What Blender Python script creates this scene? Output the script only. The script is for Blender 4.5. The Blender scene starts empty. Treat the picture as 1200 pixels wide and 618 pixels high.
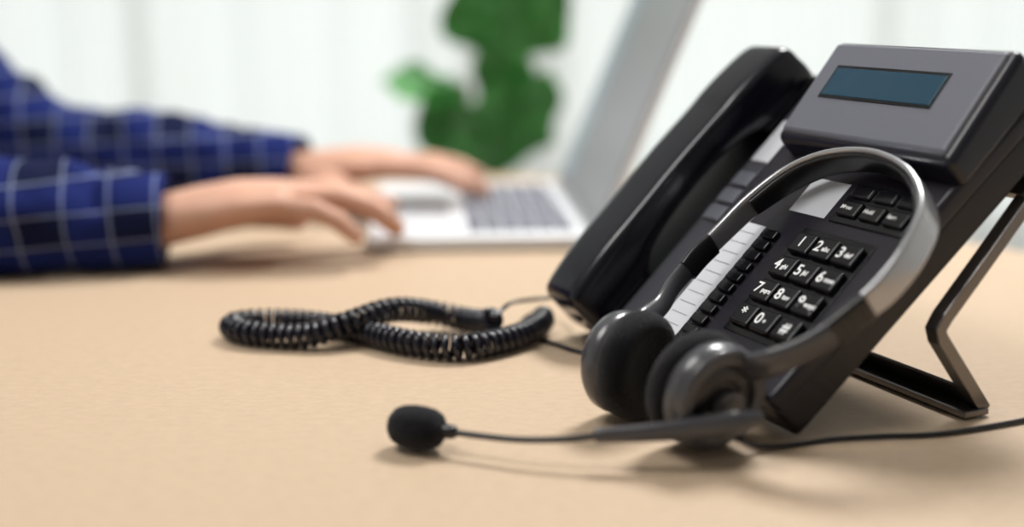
import bpy, bmesh, math, random
from mathutils import Vector, Matrix, noise
random.seed(4)
DZ=0.75
sc=bpy.context.scene
try:
    sc.view_settings.view_transform='Standard'
    sc.view_settings.look='None'
except Exception as e: print(e)
COL=sc.collection

# ------------------------------------------------------------------ materials
def mat(name,col,rough=.5,metal=0.,bump=0.,bscale=200.,spec=.5,var=0.,vscale=8.,coat=0.,sheen=0.):
    m=bpy.data.materials.new(name); m.use_nodes=True
    nt=m.node_tree; b=nt.nodes['Principled BSDF']
    b.inputs['Base Color'].default_value=(*col,1); b.inputs['Roughness'].default_value=rough
    b.inputs['Metallic'].default_value=metal; b.inputs['Specular IOR Level'].default_value=spec
    b.inputs['Coat Weight'].default_value=coat; b.inputs['Sheen Weight'].default_value=sheen
    tc=nt.nodes.new('ShaderNodeTexCoord')
    if bump>0:
        n=nt.nodes.new('ShaderNodeTexNoise'); n.inputs['Scale'].default_value=bscale; n.inputs['Detail'].default_value=3
        bp=nt.nodes.new('ShaderNodeBump'); bp.inputs['Strength'].default_value=bump; bp.inputs['Distance'].default_value=.002
        nt.links.new(tc.outputs['Object'],n.inputs['Vector']); nt.links.new(n.outputs['Fac'],bp.inputs['Height'])
        nt.links.new(bp.outputs['Normal'],b.inputs['Normal'])
    if var>0:
        n=nt.nodes.new('ShaderNodeTexNoise'); n.inputs['Scale'].default_value=vscale; n.inputs['Detail'].default_value=4
        mx=nt.nodes.new('ShaderNodeMix'); mx.data_type='RGBA'
        mx.inputs[6].default_value=(*[c*(1-var) for c in col],1); mx.inputs[7].default_value=(*[min(1,c*(1+var)) for c in col],1)
        nt.links.new(tc.outputs['Object'],n.inputs['Vector']); nt.links.new(n.outputs['Fac'],mx.inputs[0])
        nt.links.new(mx.outputs[2],b.inputs['Base Color'])
    return m

M_body=mat('phone_plastic',(.005,.0045,.008),.32,bump=.08,bscale=1400,spec=.42)
M_face=mat('phone_face_plastic',(.012,.010,.017),.31,bump=.06,bscale=1400,spec=.42)
M_hand=mat('handset_plastic',(.003,.003,.008),.20,spec=.5)
M_key=mat('key_black',(.003,.003,.005),.2,spec=.38)
M_cradle=mat('cradle_grey',(.07,.07,.085),.35,spec=.5)
M_hous=mat('display_housing_grey',(.125,.13,.16),.38,bump=.08,bscale=1400,spec=.5)
M_housd=mat('display_housing_dark',(.008,.008,.016),.28,spec=.45)
M_white=mat('label_paper',(.56,.57,.61),.5)
M_ink=mat('key_print',(.9,.9,.9),.5)
M_hset=mat('headset_plastic',(.055,.055,.062),.24,spec=.6)
M_hset_d=mat('headset_dark_plastic',(.005,.005,.007),.28,spec=.5)
M_band=mat('headband_metallic_grey',(.42,.42,.44),.22,metal=.7)
M_foam=mat('foam',(.005,.005,.008),.95,bump=1.,bscale=800,spec=.1,sheen=.15)
M_cord=mat('cord_black',(.005,.005,.012),.2,spec=.55)
M_steel=mat('stand_steel',(.18,.165,.155),.28,metal=.85)
M_lapt=mat('laptop_aluminium',(.70,.71,.74),.4,metal=.2)
M_lkey=mat('laptop_keys',(.14,.14,.18),.5)
M_bezel=mat('laptop_bezel',(.30,.30,.32),.4)
M_skin=mat('skin',(.55,.31,.22),.55,bump=.25,bscale=120,var=.16,vscale=22,spec=.35)
M_skin.node_tree.nodes['Principled BSDF'].inputs['Subsurface Weight'].default_value=.2
M_skin.node_tree.nodes['Principled BSDF'].inputs['Subsurface Radius'].default_value=(.01,.004,.002)
M_nail=mat('nail',(.70,.45,.38),.3)
M_hair=mat('hair',(.015,.010,.008),.5,bump=.8,bscale=90)
M_trs=mat('trousers',(.03,.035,.05),.8)
M_bark=mat('bark',(.16,.10,.06),.8,bump=.6,bscale=60)
M_pot=mat('pot_ceramic',(.75,.74,.70),.4)
M_soil=mat('soil',(.04,.025,.015),.95,bump=1,bscale=60)
M_wall=mat('wall_paint',(.80,.81,.80),.8,bump=.05,bscale=80)
M_wallf=mat('wall_paint_grey',(.40,.41,.43),.8,bump=.05,bscale=80)
M_ceil=mat('ceiling_paint',(.85,.85,.85),.9)
M_floor=mat('floor_vinyl',(.52,.50,.46),.5,var=.08,vscale=2)
M_frame=mat('window_frame',(.80,.80,.80),.4)
M_chair=mat('chair_fabric',(.03,.03,.035),.85,bump=.3,bscale=300)
M_metal=mat('chair_metal',(.35,.35,.36),.3,metal=.9)

m=mat('lcd_glass',(.006,.028,.05),.12); M_lcd=m
b=m.node_tree.nodes['Principled BSDF']; b.inputs['Emission Color'].default_value=(.02,.12,.20,1); b.inputs['Emission Strength'].default_value=.18
# laptop screen
m=mat('laptop_display',(.19,.195,.21),.35,spec=.3); M_scr=m
nt=m.node_tree;b=nt.nodes['Principled BSDF']
tc=nt.nodes.new('ShaderNodeTexCoord'); sp=nt.nodes.new('ShaderNodeSeparateXYZ'); rp=nt.nodes.new('ShaderNodeValToRGB')
nt.links.new(tc.outputs['Generated'],sp.inputs[0]); nt.links.new(sp.outputs[1],rp.inputs[0]); nt.links.new(rp.outputs[0],b.inputs['Emission Color'])
rp.color_ramp.interpolation='CONSTANT'
e=rp.color_ramp.elements; e[0].color=(.30,.30,.31,1); e[1].position=.80; e[1].color=(.45,.55,.62,1)
x=e.new(.76); x.color=(.10,.22,.27,1)
b.inputs['Emission Strength'].default_value=.4

# desk top laminate
m=mat('desk_laminate',(.72,.52,.36),.55,spec=.25); M_desk=m
nt=m.node_tree;b=nt.nodes['Principled BSDF']
tc=nt.nodes.new('ShaderNodeTexCoord'); mp=nt.nodes.new('ShaderNodeMapping'); mp.inputs['Scale'].default_value=(14,26,10)
n=nt.nodes.new('ShaderNodeTexNoise'); n.inputs['Scale'].default_value=7; n.inputs['Detail'].default_value=9; n.inputs['Roughness'].default_value=.75
rp=nt.nodes.new('ShaderNodeValToRGB'); e=rp.color_ramp.elements
e[0].position=.3; e[0].color=(.435,.322,.222,1); e[1].position=.7; e[1].color=(.52,.392,.275,1)
nt.links.new(tc.outputs['Object'],mp.inputs[0]); nt.links.new(mp.outputs[0],n.inputs['Vector']); nt.links.new(n.outputs['Fac'],rp.inputs[0]); nt.links.new(rp.outputs[0],b.inputs['Base Color'])

# plaid shirt
m=mat('plaid_shirt',(.01,.02,.1),.9,spec=.15); M_shirt=m
nt=m.node_tree;b=nt.nodes['Principled BSDF']
tc=nt.nodes.new('ShaderNodeTexCoord'); mp=nt.nodes.new('ShaderNodeMapping'); mp.inputs['Rotation'].default_value=(0,.06,-.15)
sp=nt.nodes.new('ShaderNodeSeparateXYZ'); nt.links.new(tc.outputs['Object'],mp.inputs[0]); nt.links.new(mp.outputs[0],sp.inputs[0])
def mth(op,a,bv=None):
    q=nt.nodes.new('ShaderNodeMath'); q.operation=op
    if isinstance(a,float): q.inputs[0].default_value=a
    else: nt.links.new(a,q.inputs[0])
    if bv is not None:
        if isinstance(bv,float): q.inputs[1].default_value=bv
        else: nt.links.new(bv,q.inputs[1])
    return q.outputs[0]
def lines(ch,f,th):
    return mth('LESS_THAN',mth('ABSOLUTE',mth('SUBTRACT',mth('FRACT',mth('MULTIPLY',ch,f)),.5)),th)
L1=mth('MAXIMUM',lines(sp.outputs[0],25.,.03),lines(sp.outputs[2],34.,.035))
L2=mth('MAXIMUM',lines(sp.outputs[0],12.5,.2),lines(sp.outputs[2],17.,.2))
mx=nt.nodes.new('ShaderNodeMix'); mx.data_type='RGBA'; mx.inputs[6].default_value=(.004,.007,.035,1); mx.inputs[7].default_value=(.008,.016,.105,1); nt.links.new(L2,mx.inputs[0])
mx2=nt.nodes.new('ShaderNodeMix'); mx2.data_type='RGBA'; nt.links.new(mx.outputs[2],mx2.inputs[6]); mx2.inputs[7].default_value=(.28,.33,.52,1); nt.links.new(mth('MULTIPLY',L1,.5),mx2.inputs[0])
nt.links.new(mx2.outputs[2],b.inputs['Base Color'])

m=mat('leaf_green',(.06,.25,.055),.4,var=.5,vscale=9,spec=.4); M_leaf=m
# curtain
m=bpy.data.materials.new('sheer_curtain'); m.use_nodes=True; M_curt=m
nt=m.node_tree; nt.nodes.clear()
o=nt.nodes.new('ShaderNodeOutputMaterial'); d=nt.nodes.new('ShaderNodeBsdfDiffuse'); t=nt.nodes.new('ShaderNodeBsdfTranslucent'); tr=nt.nodes.new('ShaderNodeBsdfTransparent')
d.inputs[0].default_value=(.86,.88,.87,1); t.inputs[0].default_value=(.88,.90,.88,1)
a1=nt.nodes.new('ShaderNodeMixShader'); a1.inputs[0].default_value=.6; nt.links.new(d.outputs[0],a1.inputs[1]); nt.links.new(t.outputs[0],a1.inputs[2])
a2=nt.nodes.new('ShaderNodeMixShader'); a2.inputs[0].default_value=.30; nt.links.new(a1.outputs[0],a2.inputs[1]); nt.links.new(tr.outputs[0],a2.inputs[2]); nt.links.new(a2.outputs[0],o.inputs[0])

# ------------------------------------------------------------------ helpers
def group(name,M):
    e=bpy.data.objects.new(name,None); e.empty_display_size=.05; COL.objects.link(e); e.matrix_world=M; return e
def mkobj(name,V,F,mt,parent=None,smooth=True,angle=None):
    me=bpy.data.meshes.new(name); me.from_pydata([tuple(v) for v in V],[],F); me.validate()
    bm=bmesh.new(); bm.from_mesh(me); bmesh.ops.recalc_face_normals(bm,faces=bm.faces)
    if angle is not None:
        for e in bm.edges:
            if len(e.link_faces)==2 and e.calc_face_angle(0)>math.radians(angle): e.smooth=False
    bm.to_mesh(me); bm.free()
    for p in me.polygons: p.use_smooth=smooth
    me.materials.append(mt)
    ob=bpy.data.objects.new(name,me); COL.objects.link(ob)
    if parent: ob.parent=parent
    return ob
def rbox(name,lo,hi,mt,parent=None,bev=.002,seg=3,M=None,taper=None):
    bm=bmesh.new(); bmesh.ops.create_cube(bm,size=1)
    for v in bm.verts:
        v.co=Vector([lo[i]+(v.co[i]+.5)*(hi[i]-lo[i]) for i in range(3)])
        if taper: v.co=Vector(taper(v.co))
    if bev>0: bmesh.ops.bevel(bm,geom=list(bm.edges),offset=bev,segments=seg,profile=.5,affect='EDGES')
    if M: bm.transform(M)
    me=bpy.data.meshes.new(name); bm.to_mesh(me); bm.free(); me.materials.append(mt)
    for p in me.polygons: p.use_smooth=bev>0
    ob=bpy.data.objects.new(name,me); COL.objects.link(ob)
    if parent: ob.parent=parent
    if bev>0:
        w=ob.modifiers.new('wn','WEIGHTED_NORMAL'); w.keep_sharp=False
    return ob
def boxVF(V,F,lo,hi,ch=0):
    s=len(V)
    for z in (0,1):
        i=ch if z else 0
        V+= [Vector((lo[0]+i,lo[1]+i,(lo[2],hi[2])[z])),Vector((hi[0]-i,lo[1]+i,(lo[2],hi[2])[z])),Vector((hi[0]-i,hi[1]-i,(lo[2],hi[2])[z])),Vector((lo[0]+i,hi[1]-i,(lo[2],hi[2])[z]))]
    F+=[(s,s+3,s+2,s+1),(s+4,s+5,s+6,s+7)]+[(s+k,s+(k+1)%4,s+4+(k+1)%4,s+4+k) for k in range(4)]
def rings(V,F,R,cap=True):
    s=len(V); n=len(R[0])
    for r in R: V+=[Vector(p) for p in r]
    for i in range(len(R)-1):
        for j in range(n):
            a=s+i*n+j; b=s+i*n+(j+1)%n; F.append((a,b,b+n,a+n))
    if cap:
        F.append(tuple(s+j for j in reversed(range(n)))); F.append(tuple(s+(len(R)-1)*n+j for j in range(n)))
def catmull(P,n=8,closed=False):
    P=[Vector(p) for p in P]; out=[]; N=len(P)
    rng=N if closed else N-1
    for i in range(rng):
        if closed: p0,p1,p2,p3=P[(i-1)%N],P[i],P[(i+1)%N],P[(i+2)%N]
        else: p0=P[max(i-1,0)];p1=P[i];p2=P[i+1];p3=P[min(i+2,N-1)]
        for k in range(n):
            t=k/n
            out.append(.5*((2*p1)+(p2-p0)*t+(2*p0-5*p1+4*p2-p3)*t*t+(3*p1-p0-3*p2+p3)*t**3))
    if not closed: out.append(P[-1])
    return out
def frames(P):
    T=[]
    for i in range(len(P)):
        a=P[max(i-1,0)];b=P[min(i+1,len(P)-1)]; T.append((b-a).normalized())
    u=Vector((0,0,1)) if abs(T[0].z)<.9 else Vector((1,0,0))
    N=[]; 
    for t in T:
        u=(u-t*u.dot(t)).normalized(); N.append(u.copy())
    return T,N
def tube(V,F,P,R,seg=10,round_end=True,up=None):
    P=[Vector(p) for p in P]; T,N=frames(P)
    if not isinstance(R,(list,tuple)) : R=[R]*len(P)
    RR=[]
    def ring(c,t,n,r,k=1):
        rw,rh=(r if isinstance(r,(tuple,list)) else (r,r))
        if up is not None:
            n=(Vector(up)-t*Vector(up).dot(t)).normalized()
        s=t.cross(n)
        return [c+s*math.cos(2*math.pi*j/seg)*rw*k+n*math.sin(2*math.pi*j/seg)*rh*k for j in range(seg)]
    def mr(r): return min(r) if isinstance(r,(tuple,list)) else r
    if round_end:
        for q in (.95,.7,.4): RR.append(ring(P[0]-T[0]*mr(R[0])*q,T[0],N[0],R[0],math.sqrt(1-q*q)))
    for i in range(len(P)): RR.append(ring(P[i],T[i],N[i],R[i]))
    if round_end:
        for q in (.4,.7,.95): RR.append(ring(P[-1]+T[-1]*mr(R[-1])*q,T[-1],N[-1],R[-1],math.sqrt(1-q*q)))
    rings(V,F,RR)
def revolve(V,F,prof,M,seg=40):
    RR=[]
    for r,z in prof:
        r=max(r,1e-5); RR.append([M@Vector((r*math.cos(2*math.pi*j/seg),r*math.sin(2*math.pi*j/seg),z)) for j in range(seg)])
    rings(V,F,RR)
def axisM(c,ax,up=(0,0,1)):
    z=Vector(ax).normalized(); x=Vector(up).cross(z).normalized(); y=z.cross(x)
    return Matrix(((x.x,y.x,z.x,c[0]),(x.y,y.y,z.y,c[1]),(x.z,y.z,z.z,c[2]),(0,0,0,1)))
def remesh(ob,vs,sm=6,disp=0,ds=.1):
    m=ob.modifiers.new('rm','REMESH'); m.mode='VOXEL'; m.voxel_size=vs; m.use_smooth_shade=True
    m=ob.modifiers.new('sm','SMOOTH'); m.iterations=sm; m.factor=.5
    if disp:
        t=bpy.data.textures.new(ob.name+'_folds','CLOUDS'); t.noise_scale=ds; t.noise_depth=2
        m=ob.modifiers.new('dp','DISPLACE'); m.texture=t; m.strength=disp; m.mid_level=.5; m.texture_coords='LOCAL'

# ------------------------------------------------------------------ room
def wallbox(name,lo,hi,mt): return rbox(name,lo,hi,mt,bev=0)
wallbox('floor',(-3,-2.6,-.1),(3,4.7,0),M_floor)
wallbox('ceiling',(-3,-2.6,2.8),(3,4.7,2.9),M_ceil)
wallbox('wall_left',(-3.1,-2.6,0),(-3,4.7,2.8),M_wall)
wallbox('wall_right',(3,-2.6,0),(3.1,4.7,2.8),M_wall)
wallbox('light_block_wall',(-3,-2.7,0),(3,-2.6,2.8),M_wallf)  # unseen wall added behind camera: blocks sky fill, darkens phone reflections
V=[];F=[]
for lo,hi in [((-3,4.6,0),(3,4.7,.12)),((-3,4.6,2.5),(3,4.7,2.8)),((-3,4.6,.12),(-2.7,4.7,2.5)),((-.15,4.6,.12),(.15,4.7,2.5)),((2.7,4.6,.12),(3,4.7,2.5))]:
    boxVF(V,F,lo,hi)
mkobj('wall_back',V,F,M_wall,smooth=False)
for i,(x0,x1) in enumerate([(-2.7,-.15),(.15,2.7)]):
    V=[];F=[]
    xm=(x0+x1)/2
    for lo,hi in [((x0,4.61,.12),(x0+.05,4.67,2.5)),((x1-.05,4.61,.12),(x1,4.67,2.5)),((x0,4.61,.12),(x1,4.67,.18)),((x0,4.61,2.44),(x1,4.67,2.5)),((xm-.03,4.61,.12),(xm+.03,4.67,2.5))]:
        boxVF(V,F,lo,hi)
    mkobj('window_%d'%(i+1),V,F,M_frame,smooth=False)
for i,(x0,x1) in enumerate([(-2.9,-.05),(.05,2.9)]):
    V=[];F=[];nx=260;zs=[.02,.8,1.6,2.6]
    for zi,z in enumerate(zs):
        for k in range(nx+1):
            x=x0+(x1-x0)*k/nx
            y=4.42+.045*math.sin(x*22+1.8*math.sin(x*3.1))*(1-.3*zi/3)+.025*math.sin(x*11+z)
            V.append((x,y,z))
    for zi in range(3):
        for k in range(nx):
            a=zi*(nx+1)+k; F.append((a,a+1,a+nx+2,a+nx+1))
    c=mkobj('sheer_curtain',V,F,M_curt)
V=[];F=[]; tube(V,F,[(-2.95,4.42,2.64),(2.95,4.42,2.64)],.015); mkobj('curtain_rod',V,F,M_metal)

# ------------------------------------------------------------------ desk
poly=[(-.70,-.25),(1.0,-.25),(1.0,.62),(.06,1.74),(-.30,1.74),(-.70,1.55)]
rad=[.08,.08,.25,.15,.12,.12]
pts=[]
for i,p in enumerate(poly):
    p=Vector((*p,0)); a=Vector((*poly[i-1],0)); b=Vector((*poly[(i+1)%len(poly)],0))
    pa=p+(a-p).normalized()*rad[i]; pb=p+(b-p).normalized()*rad[i]
    for k in range(9):
        t=k/8; pts.append((1-t)**2*pa+2*t*(1-t)*p+t*t*pb)
G=group('office_desk',Matrix.Translation((0,.7,DZ)))
V=[];F=[]
cen=sum(pts,Vector())/len(pts)
def off(k,z): return [(cen+(q-cen)*k-Vector((0,.7,0)))+Vector((0,0,z)) for q in pts]
rings(V,F,[off(.996,-.03),off(1,-.027),off(1,-.003),off(.9985,-.0006),off(.996,0)])
mkobj('desk_top',V,F,M_desk,G,angle=50)
for i,(x,y) in enumerate([(-.6,-.85),(.9,-.85),(.82,-.15),(-.56,.72)]):
    V=[];F=[]; tube(V,F,[(x,y,-.75),(x,y,-.03)],.025,16,False); mkobj('leg_%d'%(i+1),V,F,M_metal,G)

# ------------------------------------------------------------------ phone
al=math.radians(44); ca,sa=math.cos(al),math.sin(al)
r=Vector((.426,-.905,0)).normalized(); h=Vector((.905,.426,0)).normalized()
up=h*ca+Vector((0,0,sa)); nn=r.cross(up)
P0=Vector((.168,.6546,DZ+.0006))
PM=Matrix(((r.x,up.x,nn.x,P0.x),(r.y,up.y,nn.y,P0.y),(r.z,up.z,nn.z,P0.z),(0,0,0,1)))
ph=group('desk_phone',PM)
def tp(c):
    x,y,z=c
    if x>-.05: x=x-.006+.014*max(0,y)/.25
    return (x,y,z)
rbox('base_shell',(-.258,0,0),(.004,.255,.025),M_body,ph,bev=.004,taper=tp)
rbox('control_panel',(-.166,.001,.020),(.004,.256,.035),M_face,ph,bev=.004,taper=tp)
rbox('cradle_rest_bottom',(-.255,.002,.02),(-.200,.05,.031),M_body,ph,bev=.004)
rbox('cradle_rest_top',(-.255,.195,.02),(-.200,.25,.031),M_body,ph,bev=.004)
rbox('cradle_floor',(-.198,.012,.0245),(-.168,.235,.0262),M_cradle,ph,bev=.0006)
for k in range(3):
    rbox('function_button_%d'%(k+1),(-.194,.108+k*.0165,.026),(-.174,.121+k*.0165,.0295),M_hous,ph,bev=.0012)
rbox('speaker_grille_plate',(-.194,.165,.026),(-.172,.205,.0285),M_white,ph,bev=.001)
rbox('rear_bump',(-.17,.10,-.009),(-.03,.22,.002),M_body,ph,bev=.004)
V=[];F=[]
secs=[(-.004,.030,.012,.022),(-.003,.036,.019,.0255),(.004,.039,.0215,.0275),(.03,.0415,.0228,.0285),(.052,.0450,.0205,.0285),(.066,.050,.0155,.0275),(.09,.0530,.0130,.0270),(.12,.0545,.0125,.0270),(.15,.0540,.0130,.0270),(.178,.051,.0155,.0275),(.192,.0475,.0195,.0285),(.215,.044,.0220,.0288),(.240,.042,.021,.0284),(.249,.040,.018,.0265),(.251,.036,.011,.023)]
XC=-.229
RR=[];ns=48
sec2=catmull([Vector((a,b_,c_)) for a,b_,c_,d_ in secs],4); wd=catmull([Vector((d_,0,0)) for a,b_,c_,d_ in secs],4)
for q,w in zip(sec2,wd):
    ring=[]
    for j in range(ns):
        t=2*math.pi*j/ns; c,s=math.cos(t),math.sin(t); e=.30
        X=abs(c)**e*math.copysign(1,c)*w.x; Z=abs(s)**e*math.copysign(1,s)*q.z
        if Z>0: X*=.86
        ring.append((XC+X,q.x,q.y+Z))
    RR.append(ring)
rings(V,F,RR); hs=mkobj('handset',V,F,M_hand,ph,angle=60)
def hw(c):
    x,y,z=c
    if z>.04: z=z+(y-.175)/.075*.010; 
    return (x,y,z)
rbox('display_housing_base',(-.151,.171,.030),(.010,.254,.0535),M_housd,ph,bev=.006,seg=4,taper=hw)
rbox('display_housing_top',(-.146,.176,.050),(.005,.249,.0565),M_hous,ph,bev=.003,seg=3,taper=hw)
tilt=Matrix.Translation((0,.175,.0565))@Matrix.Rotation(math.atan(.010/.075),4,'X')@Matrix.Translation((0,-.175,-.0565))
rbox('display_bezel',(-.130,.204,.0555),(-.026,.231,.0569),M_key,ph,bev=.0005,M=tilt)
rbox('display_screen',(-.128,.2065,.056),(-.028,.2285,.0573),M_lcd,ph,bev=.0004,M=tilt)
rbox('message_lamp',(-.012,.252,.040),(-.004,.2565,.052),M_key,ph,bev=.001)
rbox('keypad_plate',(-.0795,.032,.0345),(-.0135,.117,.0358),M_key,ph,bev=.0005)
labs=[('1',''),('2','abc'),('3','def'),('4','ghi'),('5','jkl'),('6','mno'),('7','pqrs'),('8','tuv'),('9','wxyz'),('*',''),('0','+'),('#','')]
def text(s,x,y,z,size,mt=M_ink,name='print'):
    c=bpy.data.curves.new(name,'FONT'); c.body=s; c.size=size; c.align_x='LEFT'; c.align_y='CENTER'; c.extrude=.0001; c.offset=.00012
    o=bpy.data.objects.new(name,c); c.materials.append(mt); COL.objects.link(o); o.parent=ph; o.location=(x,y,z); return o
for i,(a,l) in enumerate(labs):
    cx=-.067+.0205*(i%3); cy=.104-.0197*(i//3)
    rbox('key_'+{'*':'star','#':'hash'}.get(a,a),(cx-.0094,cy-.0078,.035),(cx+.0094,cy+.0078,.0398),M_key,ph,bev=.0018)
    text(a,cx-.0075 if l else cx-.003,cy,.0400,.0112,name='digit_'+a)
    if l: text(l,cx-.0004,cy-.0008,.0400,.0048,name='letters_'+l)
rbox('soft_key_panel',(-.066,.126,.0345),(-.002,.158,.0362),M_key,ph,bev=.001)
for k in range(3):
    rbox('soft_key_%d'%(k+1),(-.063+.0205*k,.131,.036),(-.0455+.0205*k,.143,.0385),M_key,ph,bev=.0015)
    text('Menu' if k==0 else ('Hold' if k==1 else 'Save'),-.061+.0205*k,.137,.0387,.0042,name='soft_print')
    rbox('upper_key_%d'%(k+1),(-.063+.0205*k,.146,.036),(-.0455+.0205*k,.155,.0382),M_key,ph,bev=.0015)
V=[];F=[]; boxVF(V,F,(-.106,.127,.0352),(-.071,.156,.0356)); mkobj('label_card',V,F,M_white,ph,False)
V=[];F=[]; boxVF(V,F,(-.139,.006,.0352),(-.1135,.110,.0356)); mkobj('memory_label_strip',V,F,M_white,ph,False)
V=[];F=[]
for k in range(11): boxVF(V,F,(-.136,.012+k*.009,.0356),(-.118,.0123+k*.009,.03575))
mkobj('label_lines',V,F,M_cradle,ph,False)
for k in range(11):
    rbox('memory_key_%d'%(k+1),(-.1105,.009+.0092*k,.035),(-.0955,.0163+.0092*k,.0385),M_key,ph,bev=.0013,seg=2)
Pi=PM.inverted()
def pl(wx): return Pi@Vector(wx)
foot=P0+h*.130; foot.z=DZ+.0035
def strip(name,path,w0,w1,th,mt,parent):
    V=[];F=[];RR=[]
    P=[Vector((0,*p)) for p in path]
    for i,p in enumerate(P):
        t=(P[min(i+1,len(P)-1)]-P[max(i-1,0)]).normalized(); n=Vector((0,-t.z,t.y))*th/2
        RR.append([(w0,*(p+n)[1:]),(w1,*(p+n)[1:]),(w1,*(p-n)[1:]),(w0,*(p-n)[1:])])
    rings(V,F,RR); o=mkobj(name,V,F,mt,parent,False)
    bm=o.modifiers.new('b','BEVEL'); bm.width=.0007; bm.segments=2
    return o
fl=pl(foot)
leg=[(.245,-.008),(.16,-.014),(.112,-.017),(.104,-.019),(.1015,-.025),(fl.y*.5+.1015*.5,fl.z*.5-.0125),(fl.y,fl.z)]
strip('stand_leg_near',leg,.004,.014,.0085,M_steel,ph)
strip('stand_leg_far',leg,-.132,-.122,.0085,M_steel,ph)
strip('stand_hinge_plate',[(.245,-.007),(.20,-.008)],-.130,.012,.006,M_steel,ph)
fs=pl(foot-h*.020)
strip('stand_foot_plate',[(fl.y,fl.z),(fs.y,fs.z)],-.134,.016,.004,M_steel,ph)
q=[(leg[-1][0]*.72+leg[4][0]*.28,leg[-1][1]*.72+leg[4][1]*.28),(leg[-1][0]*.97+leg[4][0]*.03,leg[-1][1]*.97+leg[4][1]*.03)]
strip('stand_cross_bar',q,-.130,.006,.0022,M_steel,ph)

# ------------------------------------------------------------------ coiled cord
coilc=[(.026,.893,.012),(.016,.860,.010),(-.004,.832,.010),(-.036,.812,.010),(-.074,.824,.010),(-.1075,.850,.010),(-.150,.876,.010),(-.190,.884,.010),(-.211,.871,.010),(-.1955,.850,.010),(-.154,.841,.010),(-.122,.845,.018),(-.090,.866,.023),(-.060,.888,.015),(-.036,.884,.011),(-.020,.866,.014),(-.012,.85,.022)]
cc=catmull(coilc,24)
def resample(P,step):
    out=[P[0].copy()]; acc=0
    for a,b in zip(P,P[1:]):
        d=(b-a).length; pos=step-acc
        while pos<=d: out.append(a+(b-a)*pos/d); pos+=step
        acc=d-(pos-step)
    return out
pitch=.0066; per=14
cs=resample(cc,pitch/per); T,N=frames(cs)
hel=[]
for i,(p,t,n) in enumerate(zip(cs,T,N)):
    an=2*math.pi*i/per; s=t.cross(n)
    e=min(1,min(i,len(cs)-1-i)/(per*1.0)); R=.0074*e
    hel.append(p+n*math.cos(an)*R+s*math.sin(an)*R)
CG=group('coiled_phone_cord',Matrix.Translation((-.09,.86,DZ)))
O=Vector((-.09,.86,0))
V=[];F=[]; tube(V,F,[p-O for p in hel],.0025,8); mkobj('coil',V,F,M_cord,CG)
hb=PM@Vector((-.222,-.003,.034)); hb.z-=DZ
V=[];F=[]; tube(V,F,[p-O for p in catmull([cs[-1],(-.004,.868,.026),(.006,.905,.020),(.030,.925,.018),(.052,.915,.026),tuple(hb)],10)],.0017,8); mkobj('handset_lead',V,F,M_cord,CG)
bb=PM@Vector((-.19,.004,.012)); bb.z-=DZ
V=[];F=[]; tube(V,F,[p-O for p in catmull([cs[0],(.022,.912,.010),(.008,.905,.004),(.012,.875,.0025),(.034,.845,.002),(.052,.826,.002),(.085,.815,.003),tuple(bb)],10)],.0017,8); mkobj('base_lead',V,F,M_cord,CG)
V=[];F=[]; d=(Vector((.03,.92,.02))-hb); tube(V,F,[hb-O,hb-O+d*.25],.0035,12); mkobj('plug_boot',V,F,M_cord,CG)

# ------------------------------------------------------------------ headset
HM=PM@Matrix.Translation((0,0,.035)); hd=group('headset',HM); Hi=HM.inverted()
def H(x,y,z): return Hi@Vector((x,y,z+DZ))
def Hv(x,y,z): return Hi.to_3x3()@Vector((x,y,z))
nc=Vector((.1085,.6405,.0350)); na=Vector((.50,-.855,-.10)).normalized()
fc=Vector((.0715,.694,.0348)); fa=Vector((-.72,.69,-.02)).normalized()
def cup(c,a,nm):
    M=axisM(H(*c),Hv(*a),up=Hv(0,0,1))
    V=[];F=[]; revolve(V,F,[(.0,-.0115),(.010,-.0125),(.018,-.0150),(.024,-.0165),(.029,-.0155),(.0325,-.012),(.0338,-.007),(.033,-.002),(.0305,.001),(0,.001)],M,48)
    mkobj(nm+'_ear_cushion',V,F,M_foam,hd)
    V=[];F=[]; revolve(V,F,[(.0,0),(.0295,0),(.0312,.002),(.0318,.007),(.0308,.012),(.0280,.0155),(.0240,.0175),(.0222,.0170),(.0210,.0140),(0,.0137)],M,56)
    mkobj(nm+'_ear_shell',V,F,M_hset,hd,angle=50)
    V=[];F=[]; revolve(V,F,[(0,.0128),(.0206,.0128),(.0206,.0142),(.0185,.0152),(.012,.0158),(.0112,.0148),(0,.0148)],M,40)
    mkobj(nm+'_ear_disc',V,F,M_hset_d,hd,angle=40)
    return M
Mn=cup(nc,na,'near'); Mf=cup(fc,fa,'far')
def ribbon(name,pts,wid,th,mt,nseg=10,zoff=0):
    P=catmull([Vector(p[:3]) for p in pts],nseg); W=catmull([Vector((w,0,0)) for w in wid],nseg)
    V=[];F=[];RR=[]
    for i,p in enumerate(P):
        t=(P[min(i+1,len(P)-1)]-P[max(i-1,0)]).normalized(); z=Vector((0,0,1)); z=(z-t*z.dot(t)).normalized(); s=t.cross(z)
        ring=[]; n=20
        for j in range(n):
            a=2*math.pi*j/n; c,si=math.cos(a),math.sin(a)
            ring.append(p+z*(abs(c)**.35*math.copysign(1,c)*W[i].x+zoff)+s*(abs(si)**.6*math.copysign(1,si)*th))
        RR.append(ring)
    rings(V,F,RR); return mkobj(name,V,F,mt,hd,angle=60)
arch=[(.0345,.058,.0235),(.0375,.082,.020),(.034,.110,.018),(.021,.138,.016),(-.008,.159,.0155),(-.045,.1675,.0155),(-.080,.162,.0155),(-.104,.144,.016),(-.1165,.115,.018),(-.119,.088,.020),(-.117,.062,.0235)]
ribbon('headband',arch,[.0085,.0095,.0105,.0105,.0100,.0100,.0100,.0100,.0085,.0075,.0070],.0022,M_band)
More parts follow.
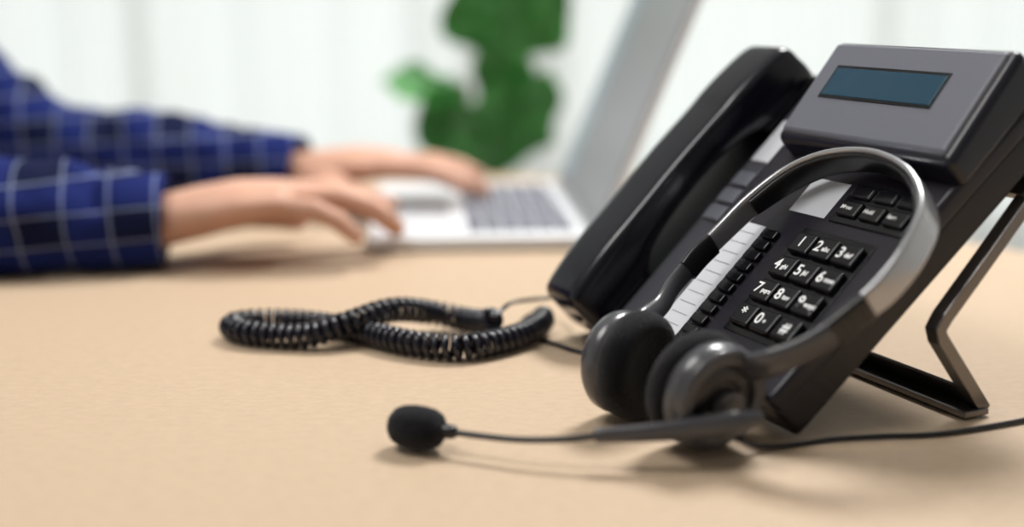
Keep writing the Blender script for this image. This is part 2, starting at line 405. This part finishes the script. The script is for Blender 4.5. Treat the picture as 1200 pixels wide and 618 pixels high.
ribbon('headband_lining',[(x*.96-.0016,y-.0034,z) for x,y,z in arch[2:9]],[.0070]+[.0080]*5+[.0062],.0014,M_hset_d)
ribbon('near_slider',[(.0325,.044,.0248),(.0350,.056,.0235),(.0370,.068,.022)],[.0090,.0093,.0090],.0036,M_hset_d)
for k in range(4):
    y=.047+k*.005; ribbon('slider_ridge_%d'%(k+1),[(.0331+.0018*k*.6,y,.0245-k*.0005),(.0333+.0018*k*.6,y+.0016,.0244-k*.0005)],[.0094,.0094],.0040,M_hset_d,2)
ribbon('far_slider',[(-.1155,.050,.0245),(-.1175,.062,.0235),(-.1185,.076,.021)],[.0080,.0083,.0080],.0030,M_hset_d)
def armY(name,P,R,mt=M_hset):
    V=[];F=[]; PP=catmull(P,8); RRr=catmull([Vector((a,b,0)) for a,b in R],8)
    tube(V,F,PP,[(q.x,q.y) for q in RRr],20,True,up=(0,0,1)); return mkobj(name,V,F,mt,hd)
def Nn(x,y,z): return tuple(Mn@Vector((x,y,z)))
def Ff(x,y,z): return tuple(Mf@Vector((x,y,z)))
armY('near_arm',[(.0335,.049,.0245),(.0300,.036,.0265),(.0235,.023,.0288),(.0155,.0125,.0305),Nn(.017,.016,.0148)],[(.0036,.0084),(.0038,.0082),(.0043,.0086),(.0050,.0098),(.0042,.0100)])
armY('far_arm',[(-.117,.054,.0238),(-.1125,.036,.0270),(-.103,.018,.0310),Ff(-.022,.022,.007),Ff(-.016,.016,.010)],[(.003,.0078),(.0033,.0070),(.0036,.0068),(.0045,.007),(.004,.006)])
V=[];F=[]; tube(V,F,[Mn@Vector((.0272*math.cos(a),.0272*math.sin(a),.0145)) for a in [math.radians(-60+i*8) for i in range(33)]],[(.0030,.0038)]*33,10); mkobj('near_yoke',V,F,M_hset,hd)
V=[];F=[]; revolve(V,F,[(0,.012),(.0110,.012),(.0115,.017),(.0105,.0190),(.008,.0197),(.007,.0190),(0,.0190)],Mn@Matrix.Translation((.004,-.005,0)),36); mkobj('boom_pivot',V,F,M_hset,hd,angle=45)
bp=[(.1325,.6160,.0280),(.118,.6135,.0255),(.100,.6115,.0240),(.075,.6110,.0215),(.047,.6130,.0190)]
V=[];F=[]; tube(V,F,catmull([H(*p) for p in bp],8),[(q.x,q.y) for q in catmull([Vector(v) for v in [(.0045,.0050,0),(.0052,.0075,0),(.0045,.0066,0),(.0038,.0052,0),(.0034,.0042,0)]],8)],18,True,up=Hv(0,0,1)); mkobj('boom_arm',V,F,M_hset,hd)
bw=[(.048,.6130,.0191),(.030,.6140,.0165),(.005,.6190,.0143),(-.018,.6275,.0133),(-.036,.6340,.0135)]
V=[];F=[]; tube(V,F,catmull([H(*p) for p in bw],10),.0019,12); mkobj('boom_wire',V,F,M_hset_d,hd)
V=[];F=[]; tube(V,F,[H(-.034,.6333,.0135),H(-.040,.6355,.0135)],.0042,14); mkobj('mic_collar',V,F,M_hset_d,hd)
V=[];F=[]
mdir=Vector((-.93,.36,0)).normalized(); MM=axisM(H(-.0535,.6405,.0134),Hv(*mdir))
revolve(V,F,[(0,-.0165),(.006,-.016),(.0095,-.0135),(.0117,-.009),(.0125,-.003),(.0126,.003),(.0118,.009),(.0098,.0135),(.0065,.0163),(.003,.0175),(0,.0178)],MM,32)
mkobj('mic_foam',V,F,M_foam,hd)
cab=[(.128,.632,.010),(.140,.636,.004),(.160,.6435,.002),(.185,.652,.002),(.215,.657,.002),(.25,.661,.002),(.30,.680,.002),(.37,.710,.002),(.50,.72,.002),(.66,.66,.002)]
V=[];F=[]; tube(V,F,[H(*p) for p in catmull(cab,8)],.0016,10); mkobj('headset_cable',V,F,M_hset_d,hd)

# ------------------------------------------------------------------ laptop
Hd=Vector((-.075,.997,0)).normalized(); D=Vector((Hd.y,-Hd.x,0))
lo=Vector((.088,1.195,DZ))
LM=Matrix(((D.x,Hd.x,0,lo.x),(D.y,Hd.y,0,lo.y),(0,0,1,lo.z),(0,0,0,1)))
lp=group('laptop',LM)
rbox('laptop_base',(-.235,0,.001),(0,.37,.016),M_lapt,lp,bev=.004)
V=[];F=[]
for rr in range(6):
    for k in range(15):
        w=.0205
        if rr==5 and 4<=k<=8:
            if k==4: boxVF(V,F,(-.022-rr*.0185-.0155,.03+k*w,.016),(-.022-rr*.0185,.03+9*w-.003,.0185),.001)
            continue
        boxVF(V,F,(-.022-rr*.0185-.0155,.03+k*w,.016),(-.022-rr*.0185,.03+(k+1)*w-.003,.0185),.001)
mkobj('keyboard_keys',V,F,M_lkey,lp,False)
rbox('touchpad',(-.226,.125,.0158),(-.148,.245,.0166),M_bezel,lp,bev=.0003)
SM=Matrix.Translation((-.002,0,.014))@Matrix.Rotation(math.radians(22),4,'Y')
rbox('lid',(0,.002,0),(.007,.368,.285),M_lapt,lp,bev=.003,M=SM)
rbox('screen_bezel',(-.0012,.006,.006),(.001,.364,.281),M_bezel,lp,bev=.0005,M=SM)
rbox('display_panel',(-.0018,.016,.020),(.0,.354,.272),M_scr,lp,bev=.0002,M=SM)
V=[];F=[]; tube(V,F,[(-.002,.03,.014),(-.002,.34,.014)],.006,14); mkobj('hinge',V,F,M_bezel,lp)

# ------------------------------------------------------------------ plant
PX,PY=-.035,2.12
pg=group('potted_fiddle_leaf_plant',Matrix.Translation((PX,PY,0)))
V=[];F=[]; revolve(V,F,[(0,.0),(.11,.0),(.125,.02),(.155,.27),(.162,.29),(.162,.31),(.15,.31),(.145,.285),(0,.28)],Matrix.Identity(4),40); mkobj('pot',V,F,M_pot,pg,angle=40)
V=[];F=[]; revolve(V,F,[(0,.27),(.146,.27),(.146,.286),(0,.29)],Matrix.Identity(4),30); mkobj('soil',V,F,M_soil,pg)
V=[];F=[]; tube(V,F,catmull([(0,0,.27),(.012,.01,.5),(0,0,.7),(.01,0,.9),(.02,.0,1.1),(.015,0,1.25)],6),.010,10); tube(V,F,catmull([(.005,0,.6),(-.03,.02,.72),(-.05,.03,.85)],6),.007,8); mkobj('trunk',V,F,M_bark,pg)
def leaf(V,F,base,tip,w,nrm,curl=.15,seed=0):
    base=Vector(base);tip=Vector(tip);d=tip-base;L=d.length;t=d.normalized();n=Vector(nrm);n=(n-t*n.dot(t)).normalized();s=t.cross(n)
    s0=len(V);nu,nv=16,10
    for i in range(nu+1):
        u=i/nu
        wid=w*(.03 if u<.08 else (math.sin(math.pi*min(1,((u-.08)/.92))**1.25)**.75*(1+.12*math.sin(9*u+seed))))+.001
        for j in range(-nv//2,nv//2+1):
            v=j/(nv/2)
            p=base+t*(u*L)+s*(v*wid)-n*(curl*L*(u-.2)**2)+n*(abs(v)**1.5*wid*.35)+n*(.10*w*math.sin(u*16+seed+v*2)*abs(v))
            V.append(p)
    for i in range(nu):
        for j in range(nv):
            a=s0+i*(nv+1)+j; F.append((a,a+1,a+nv+2,a+nv+1))
V=[];F=[]
LV=[((-.01,0,.80),(-.185,-.04,.875),.055,(.1,-.55,.85)),
 ((0,0,.69),(-.110,-.06,.85),.066,(-.6,-.7,.4)),
 ((.01,0,.68),(.02,-.08,.86),.082,(.1,-.8,.6)),
 ((.01,0,.71),(.108,-.03,.875),.058,(.7,-.6,.4)),
 ((.0,0,.80),(.03,-.07,.93),.055,(.15,-.95,.3)),
 ((.01,0,.88),(-.050,-.05,1.03),.060,(-.5,-.7,.5)),
 ((.01,0,.88),(.120,-.04,1.04),.066,(.6,-.7,.4)),
 ((.015,0,.92),(.04,-.06,1.10),.075,(0,-.8,.6)),
 ((.01,0,1.0),(.12,0,1.2),.07,(.4,-.8,.4)),((.01,0,1.0),(-.11,.02,1.18),.07,(-.4,-.8,.4)),
 ((.015,0,1.15),(.03,-.05,1.38),.07,(0,-.9,.4)),((.01,.02,.9),(.0,.2,1.0),.08,(0,.5,.8)),((.01,.02,.75),(.08,.18,.84),.06,(.3,.5,.8)),
 ((.01,.02,1.1),(-.05,.18,1.26),.07,(0,.5,.8))]
for i,l in enumerate(LV): leaf(V,F,*l,seed=i*1.7)
mkobj('leaves',V,F,M_leaf,pg)
V=[];F=[]
for i,l in enumerate(LV): tube(V,F,[l[0],Vector(l[0]).lerp(Vector(l[1]),.12)],.003,6)
mkobj('petioles',V,F,M_leaf,pg)

# ------------------------------------------------------------------ person
pe=group('office_worker',Matrix.Translation((-.9,1.3,0)))
OO=Vector((-.9,1.3,0))
def W(x,y,z): return Vector((x,y,z+DZ))-OO
Ew_n=(-.60,1.075,.062); Wr_n=(-.335,1.120,.044); Sh_n=(-.86,1.13,.31)
Ew_f=(-.575,1.475,.072); Wr_f=(-.258,1.418,.048); Sh_f=(-.88,1.49,.31)
V=[];F=[]
def lerp(a,b,t): return Vector(a).lerp(Vector(b),t)
def arm(S,E,Wp,cut):
    c=lerp(E,Wp,cut)
    pts=[lerp(S,E,-.1),S,lerp(S,E,.5),E]
    tube(V,F,[W(*p) for p in pts],[.06,.068,.060,.056],20)
    tube(V,F,[W(*p) for p in [E,lerp(E,Wp,.35),lerp(E,Wp,.7),c]],[.057,.057,.051,.046],20,False)
arm(Sh_n,Ew_n,Wr_n,.93); arm(Sh_f,Ew_f,Wr_f,.93)
tube(V,F,[W(-.98,1.31,-.22),W(-.98,1.31,-.08),W(-.95,1.31,.08),W(-.92,1.31,.20),W(-.90,1.31,.30),W(-.895,1.31,.36)],[(.16,.12),(.15,.115),(.155,.11),(.17,.11),(.165,.085),(.07,.06)],28,True,up=(1,0,0))
tube(V,F,[W(*Sh_n),W(-.885,1.31,.325),W(*Sh_f)],[.062,.075,.062],20)
sh=mkobj('shirt',V,F,M_shirt,pe); remesh(sh,.007,5,.022,.05)
for nm,E,Wp in (('cuff_right',Ew_n,Wr_n),('cuff_left',Ew_f,Wr_f)):
    V=[];F=[]; a=lerp(E,Wp,.80); b_=lerp(E,Wp,1.02); t=(b_-a).normalized()
    M=axisM(W(*a),t); L=(b_-a).length
    revolve(V,F,[(.043,0),(.0490,.002),(.0475,L*.5),(.0455,L-.002),(.044,L),(.041,L-.001),(.040,L*.6),(.040,.0)],M,36); mkobj(nm,V,F,M_shirt,pe)
V=[];F=[]; revolve(V,F,[(.068,0),(.066,.035),(.072,.04),(.082,.01),(.075,-.01)],axisM(W(-.89,1.31,.365),(.15,0,1)),30); mkobj('collar',V,F,M_shirt,pe)
def hand(nm,Wp,fwd,s,drop,roll=0,spread=1.,E=None,K=1.2):
    f=Vector(fwd).normalized(); y=Vector((0,0,1)).cross(f).normalized(); z=f.cross(y)
    R=Matrix(((f.x,y.x,z.x),(f.y,y.y,z.y),(f.z,y.z,z.z)))@Matrix.Rotation(roll,3,'X')
    o=W(*Wp)
    def L(x,yy,zz): return o+R@Vector((x,yy*s,zz))*K
    V=[];F=[]; upv=R@Vector((0,0,1))
    back=W(*lerp(Wp,E,.22))
    def tb(P,Rr,*a,**k):
        Rr=Rr if isinstance(Rr,(list,tuple)) else [Rr]*len(P)
        Rr=[(q[0]*K,q[1]*K) if isinstance(q,tuple) else q*K for q in Rr]
        tube(V,F,P,Rr,*a,**k)
    tb([back,o.lerp(back,.4),o,L(.02,0,.003)],[(.025,.022),(.025,.022),(.026,.020),(.029,.019)],20,True,up=upv)
    tb([L(0,0,0),L(.03,.001,.004),L(.06,.001,.008),L(.088,0,.009)],[(.026,.019),(.034,.019),(.041,.017),(.042,.013)],24,True,up=upv)
    tb([L(.012,.016,-.004),L(.04,.030,-.006)],[.015,.013],12)
    nails=[]
    fb=[(.088,.031,.040,.024,.019,.0095,6),(.094,.0105,.045,.027,.020,.0097,0),(.090,-.0105,.042,.025,.019,.0092,-5),(.081,-.030,.033,.019,.017,.0082,-12)]
    for i,(bx,by,a,b2,c,rd,sp) in enumerate(fb):
        sp=math.radians(sp*spread); p=Vector((bx-.012,by,.006)); P=[p.copy()]; ang=[drop[0]+(.0,.05,-.04,.08)[i],drop[1]+(i==1)*.05,drop[2]]
        cur=0; p=Vector((bx,by,.008)); P.append(p.copy())
        for ln,dr in zip((a,b2,c),ang):
            cur+=dr; dd=Vector((math.cos(cur)*math.cos(sp),math.cos(cur)*math.sin(sp),-math.sin(cur)))
            P.append(p+dd*ln*.5); p=p+dd*ln; P.append(p.copy())
        tb([L(*q) for q in P],[rd*1.1,rd*1.1,rd*.98,rd*1.05,rd*.92,rd*.96,rd*.88,rd*.78],14,True,up=upv)
        nails.append((L(*(P[-1]-dd*.004+Vector((math.sin(cur)*math.cos(sp),0,math.cos(cur)))*rd*.72)),R@Vector((dd.x,dd.y*s,dd.z)),R@Vector((math.sin(cur),0,math.cos(cur)))))
    tp_=[(.018,.020,-.003),(.045,.044,-.008),(.062,.056,-.011),(.082,.062,-.016),(.100,.060,-.022)]
    tb([L(*q) for q in tp_],[.014,.0135,.0115,.011,.0085],14,True)
    ob=mkobj(nm,V,F,M_skin,pe); remesh(ob,.0026,4)
    V=[];F=[]
    for c,dv,nv in nails:
        M=axisM(c,nv,up=dv); revolve(V,F,[(0,-.001),(.0055,-.0008),(.0058,.0004),(.003,.0012),(0,.0015)],M,14)
    mkobj(nm+'_nails',V,F,M_nail,pe)
hand('right_hand',Wr_n,(1,.20,.08),1,(.10,.34,.30),E=Ew_n,K=1.28)
hand('left_hand',Wr_f,(1,-.07,.02),-1,(.05,.22,.25),E=Ew_f,K=1.25)
V=[];F=[]
tube(V,F,[W(-.905,1.31,.34),W(-.885,1.31,.42),W(-.87,1.31,.48)],[.058,.055,.055],20)
hc=W(-.845,1.31,.555)
tube(V,F,[hc+Vector((-.02,0,.03)),hc+Vector((.01,0,.025))],[(.078,.095),(.076,.092)],24,up=(0,0,1))
tube(V,F,[hc+Vector((.02,0,-.02)),hc+Vector((.035,0,-.075))],[(.058,.06),(.036,.034)],20)
tube(V,F,[hc+Vector((.088,0,.02)),hc+Vector((.108,0,-.022))],[.008,.013],12)
for s in (1,-1):
    tube(V,F,[hc+Vector((-.01,s*.078,-.02)),hc+Vector((-.015,s*.086,.02))],[(.008,.014),(.01,.018)],12)
tube(V,F,[hc+Vector((.080,-.018,-.055)),hc+Vector((.086,0,-.055)),hc+Vector((.080,.018,-.055))],.0075,10)
ob=mkobj('head',V,F,M_skin,pe); remesh(ob,.005,6)
V=[];F=[]
tube(V,F,[hc+Vector((-.045,0,.035)),hc+Vector((-.005,0,.052))],[(.083,.092),(.078,.082)],24,up=(0,0,1))
tube(V,F,[hc+Vector((-.055,0,-.04)),hc+Vector((-.05,0,.0))],[.055,.07],20)
ob=mkobj('hair',V,F,M_hair,pe); remesh(ob,.006,5,.01,.03)
V=[];F=[]
M_eye=mat('eye',(.02,.015,.01),.2)
for s in (1,-1):
    revolve(V,F,[(0,-.01),(.007,-.008),(.010,0),(.007,.006),(0,.008)],axisM(hc+Vector((.076,s*.030,.012)),(1,0,0)),16)
mkobj('eyes',V,F,M_eye,pe)
V=[];F=[]
for s in (-1,1):
    y=1.31+s*.10
    tube(V,F,[Vector((-1.0,y,.55))-OO,Vector((-.75,y+s*.03,.56))-OO,Vector((-.55,y+s*.05,.54))-OO],[.095,.082,.062],20)
    tube(V,F,[Vector((-.55,y+s*.05,.54))-OO,Vector((-.53,y+s*.05,.32))-OO,Vector((-.53,y+s*.05,.09))-OO],[.062,.055,.045],18)
tube(V,F,[Vector((-1.01,1.21,.57))-OO,Vector((-1.01,1.41,.57))-OO],[.11,.11],18)
ob=mkobj('trousers',V,F,M_trs,pe); remesh(ob,.01,4)
V=[];F=[]
for s in (-1,1):
    y=1.31+s*.15
    tube(V,F,[Vector((-.57,y,.045))-OO,Vector((-.48,y,.045))-OO,Vector((-.38,y,.035))-OO],[(.04,.04),(.045,.04),(.035,.028)],18,up=(0,0,1))
mkobj('shoes',V,F,M_hset_d,pe)
ch=group('office_chair',Matrix.Translation((-1.03,1.31,0)))
rbox('seat',(-.24,-.24,.38),(.22,.24,.455),M_chair,ch,bev=.03,seg=5)
rbox('backrest',(-.27,-.22,.52),(-.19,.22,1.0),M_chair,ch,bev=.03,seg=5)
V=[];F=[]; tube(V,F,catmull([(-.1,0,.40),(-.24,0,.42),(-.27,0,.60)],5),.016,10); mkobj('back_support',V,F,M_metal,ch)
V=[];F=[]; tube(V,F,[(0,0,.09),(0,0,.39)],.025,14,False)
for k in range(5):
    a=2*math.pi*k/5; tube(V,F,[(0,0,.10),(.27*math.cos(a),.27*math.sin(a),.07)],[.022,.014],10)
mkobj('star_base',V,F,M_metal,ch)
V=[];F=[]
for k in range(5):
    a=2*math.pi*k/5; c=Vector((.27*math.cos(a),.27*math.sin(a),.028)); tube(V,F,[c-Vector((0,.012,0)),c+Vector((0,.012,0))],.027,16)
mkobj('casters',V,F,M_key,ch)

# ------------------------------------------------------------------ lights
def area(name,loc,target,size,power,col=(1,1,1),sy=None):
    l=bpy.data.lights.new(name,'AREA'); l.energy=power; l.color=col; l.size=size
    if sy: l.shape='RECTANGLE'; l.size_y=sy
    o=bpy.data.objects.new(name,l); COL.objects.link(o); o.location=loc
    o.rotation_euler=(Vector(target)-Vector(loc)).to_track_quat('-Z','Y').to_euler(); return o
area('added_ceiling_area',(.7,1.9,2.75),(.4,1.5,0),.7,85,(1,.99,.97),.7)  # added key, no fitting seen: throws shadows left and forward
area('added_ceiling_area',(-1.0,.6,2.75),(-1.0,.6,0),1.0,32,(1,.99,.97),1.0)  # added area light, no fitting seen: lights the closed room from above
w=bpy.data.worlds.new('World'); sc.world=w; w.use_nodes=True
nt=w.node_tree; bg=nt.nodes['Background']
tc=nt.nodes.new('ShaderNodeTexCoord'); sp=nt.nodes.new('ShaderNodeSeparateXYZ'); rp=nt.nodes.new('ShaderNodeValToRGB')
nt.links.new(tc.outputs['Generated'],sp.inputs[0]); nt.links.new(sp.outputs[2],rp.inputs[0]); nt.links.new(rp.outputs[0],bg.inputs[0])
e=rp.color_ramp.elements; e[0].position=0; e[0].color=(.88,.93,.90,1); e[1].position=.35; e[1].color=(.97,.98,1,1)
bg.inputs[1].default_value=1.3

# ------------------------------------------------------------------ camera
cd=bpy.data.cameras.new('camera'); co=bpy.data.objects.new('camera',cd); COL.objects.link(co)
co.location=(0,0,DZ+.25); co.rotation_euler=(math.radians(90-12.45),0,0)
cd.lens=42; cd.sensor_width=36; cd.clip_start=.02
cd.dof.use_dof=True; cd.dof.focus_distance=.765; cd.dof.aperture_fstop=1.6; cd.dof.aperture_blades=0
sc.camera=co
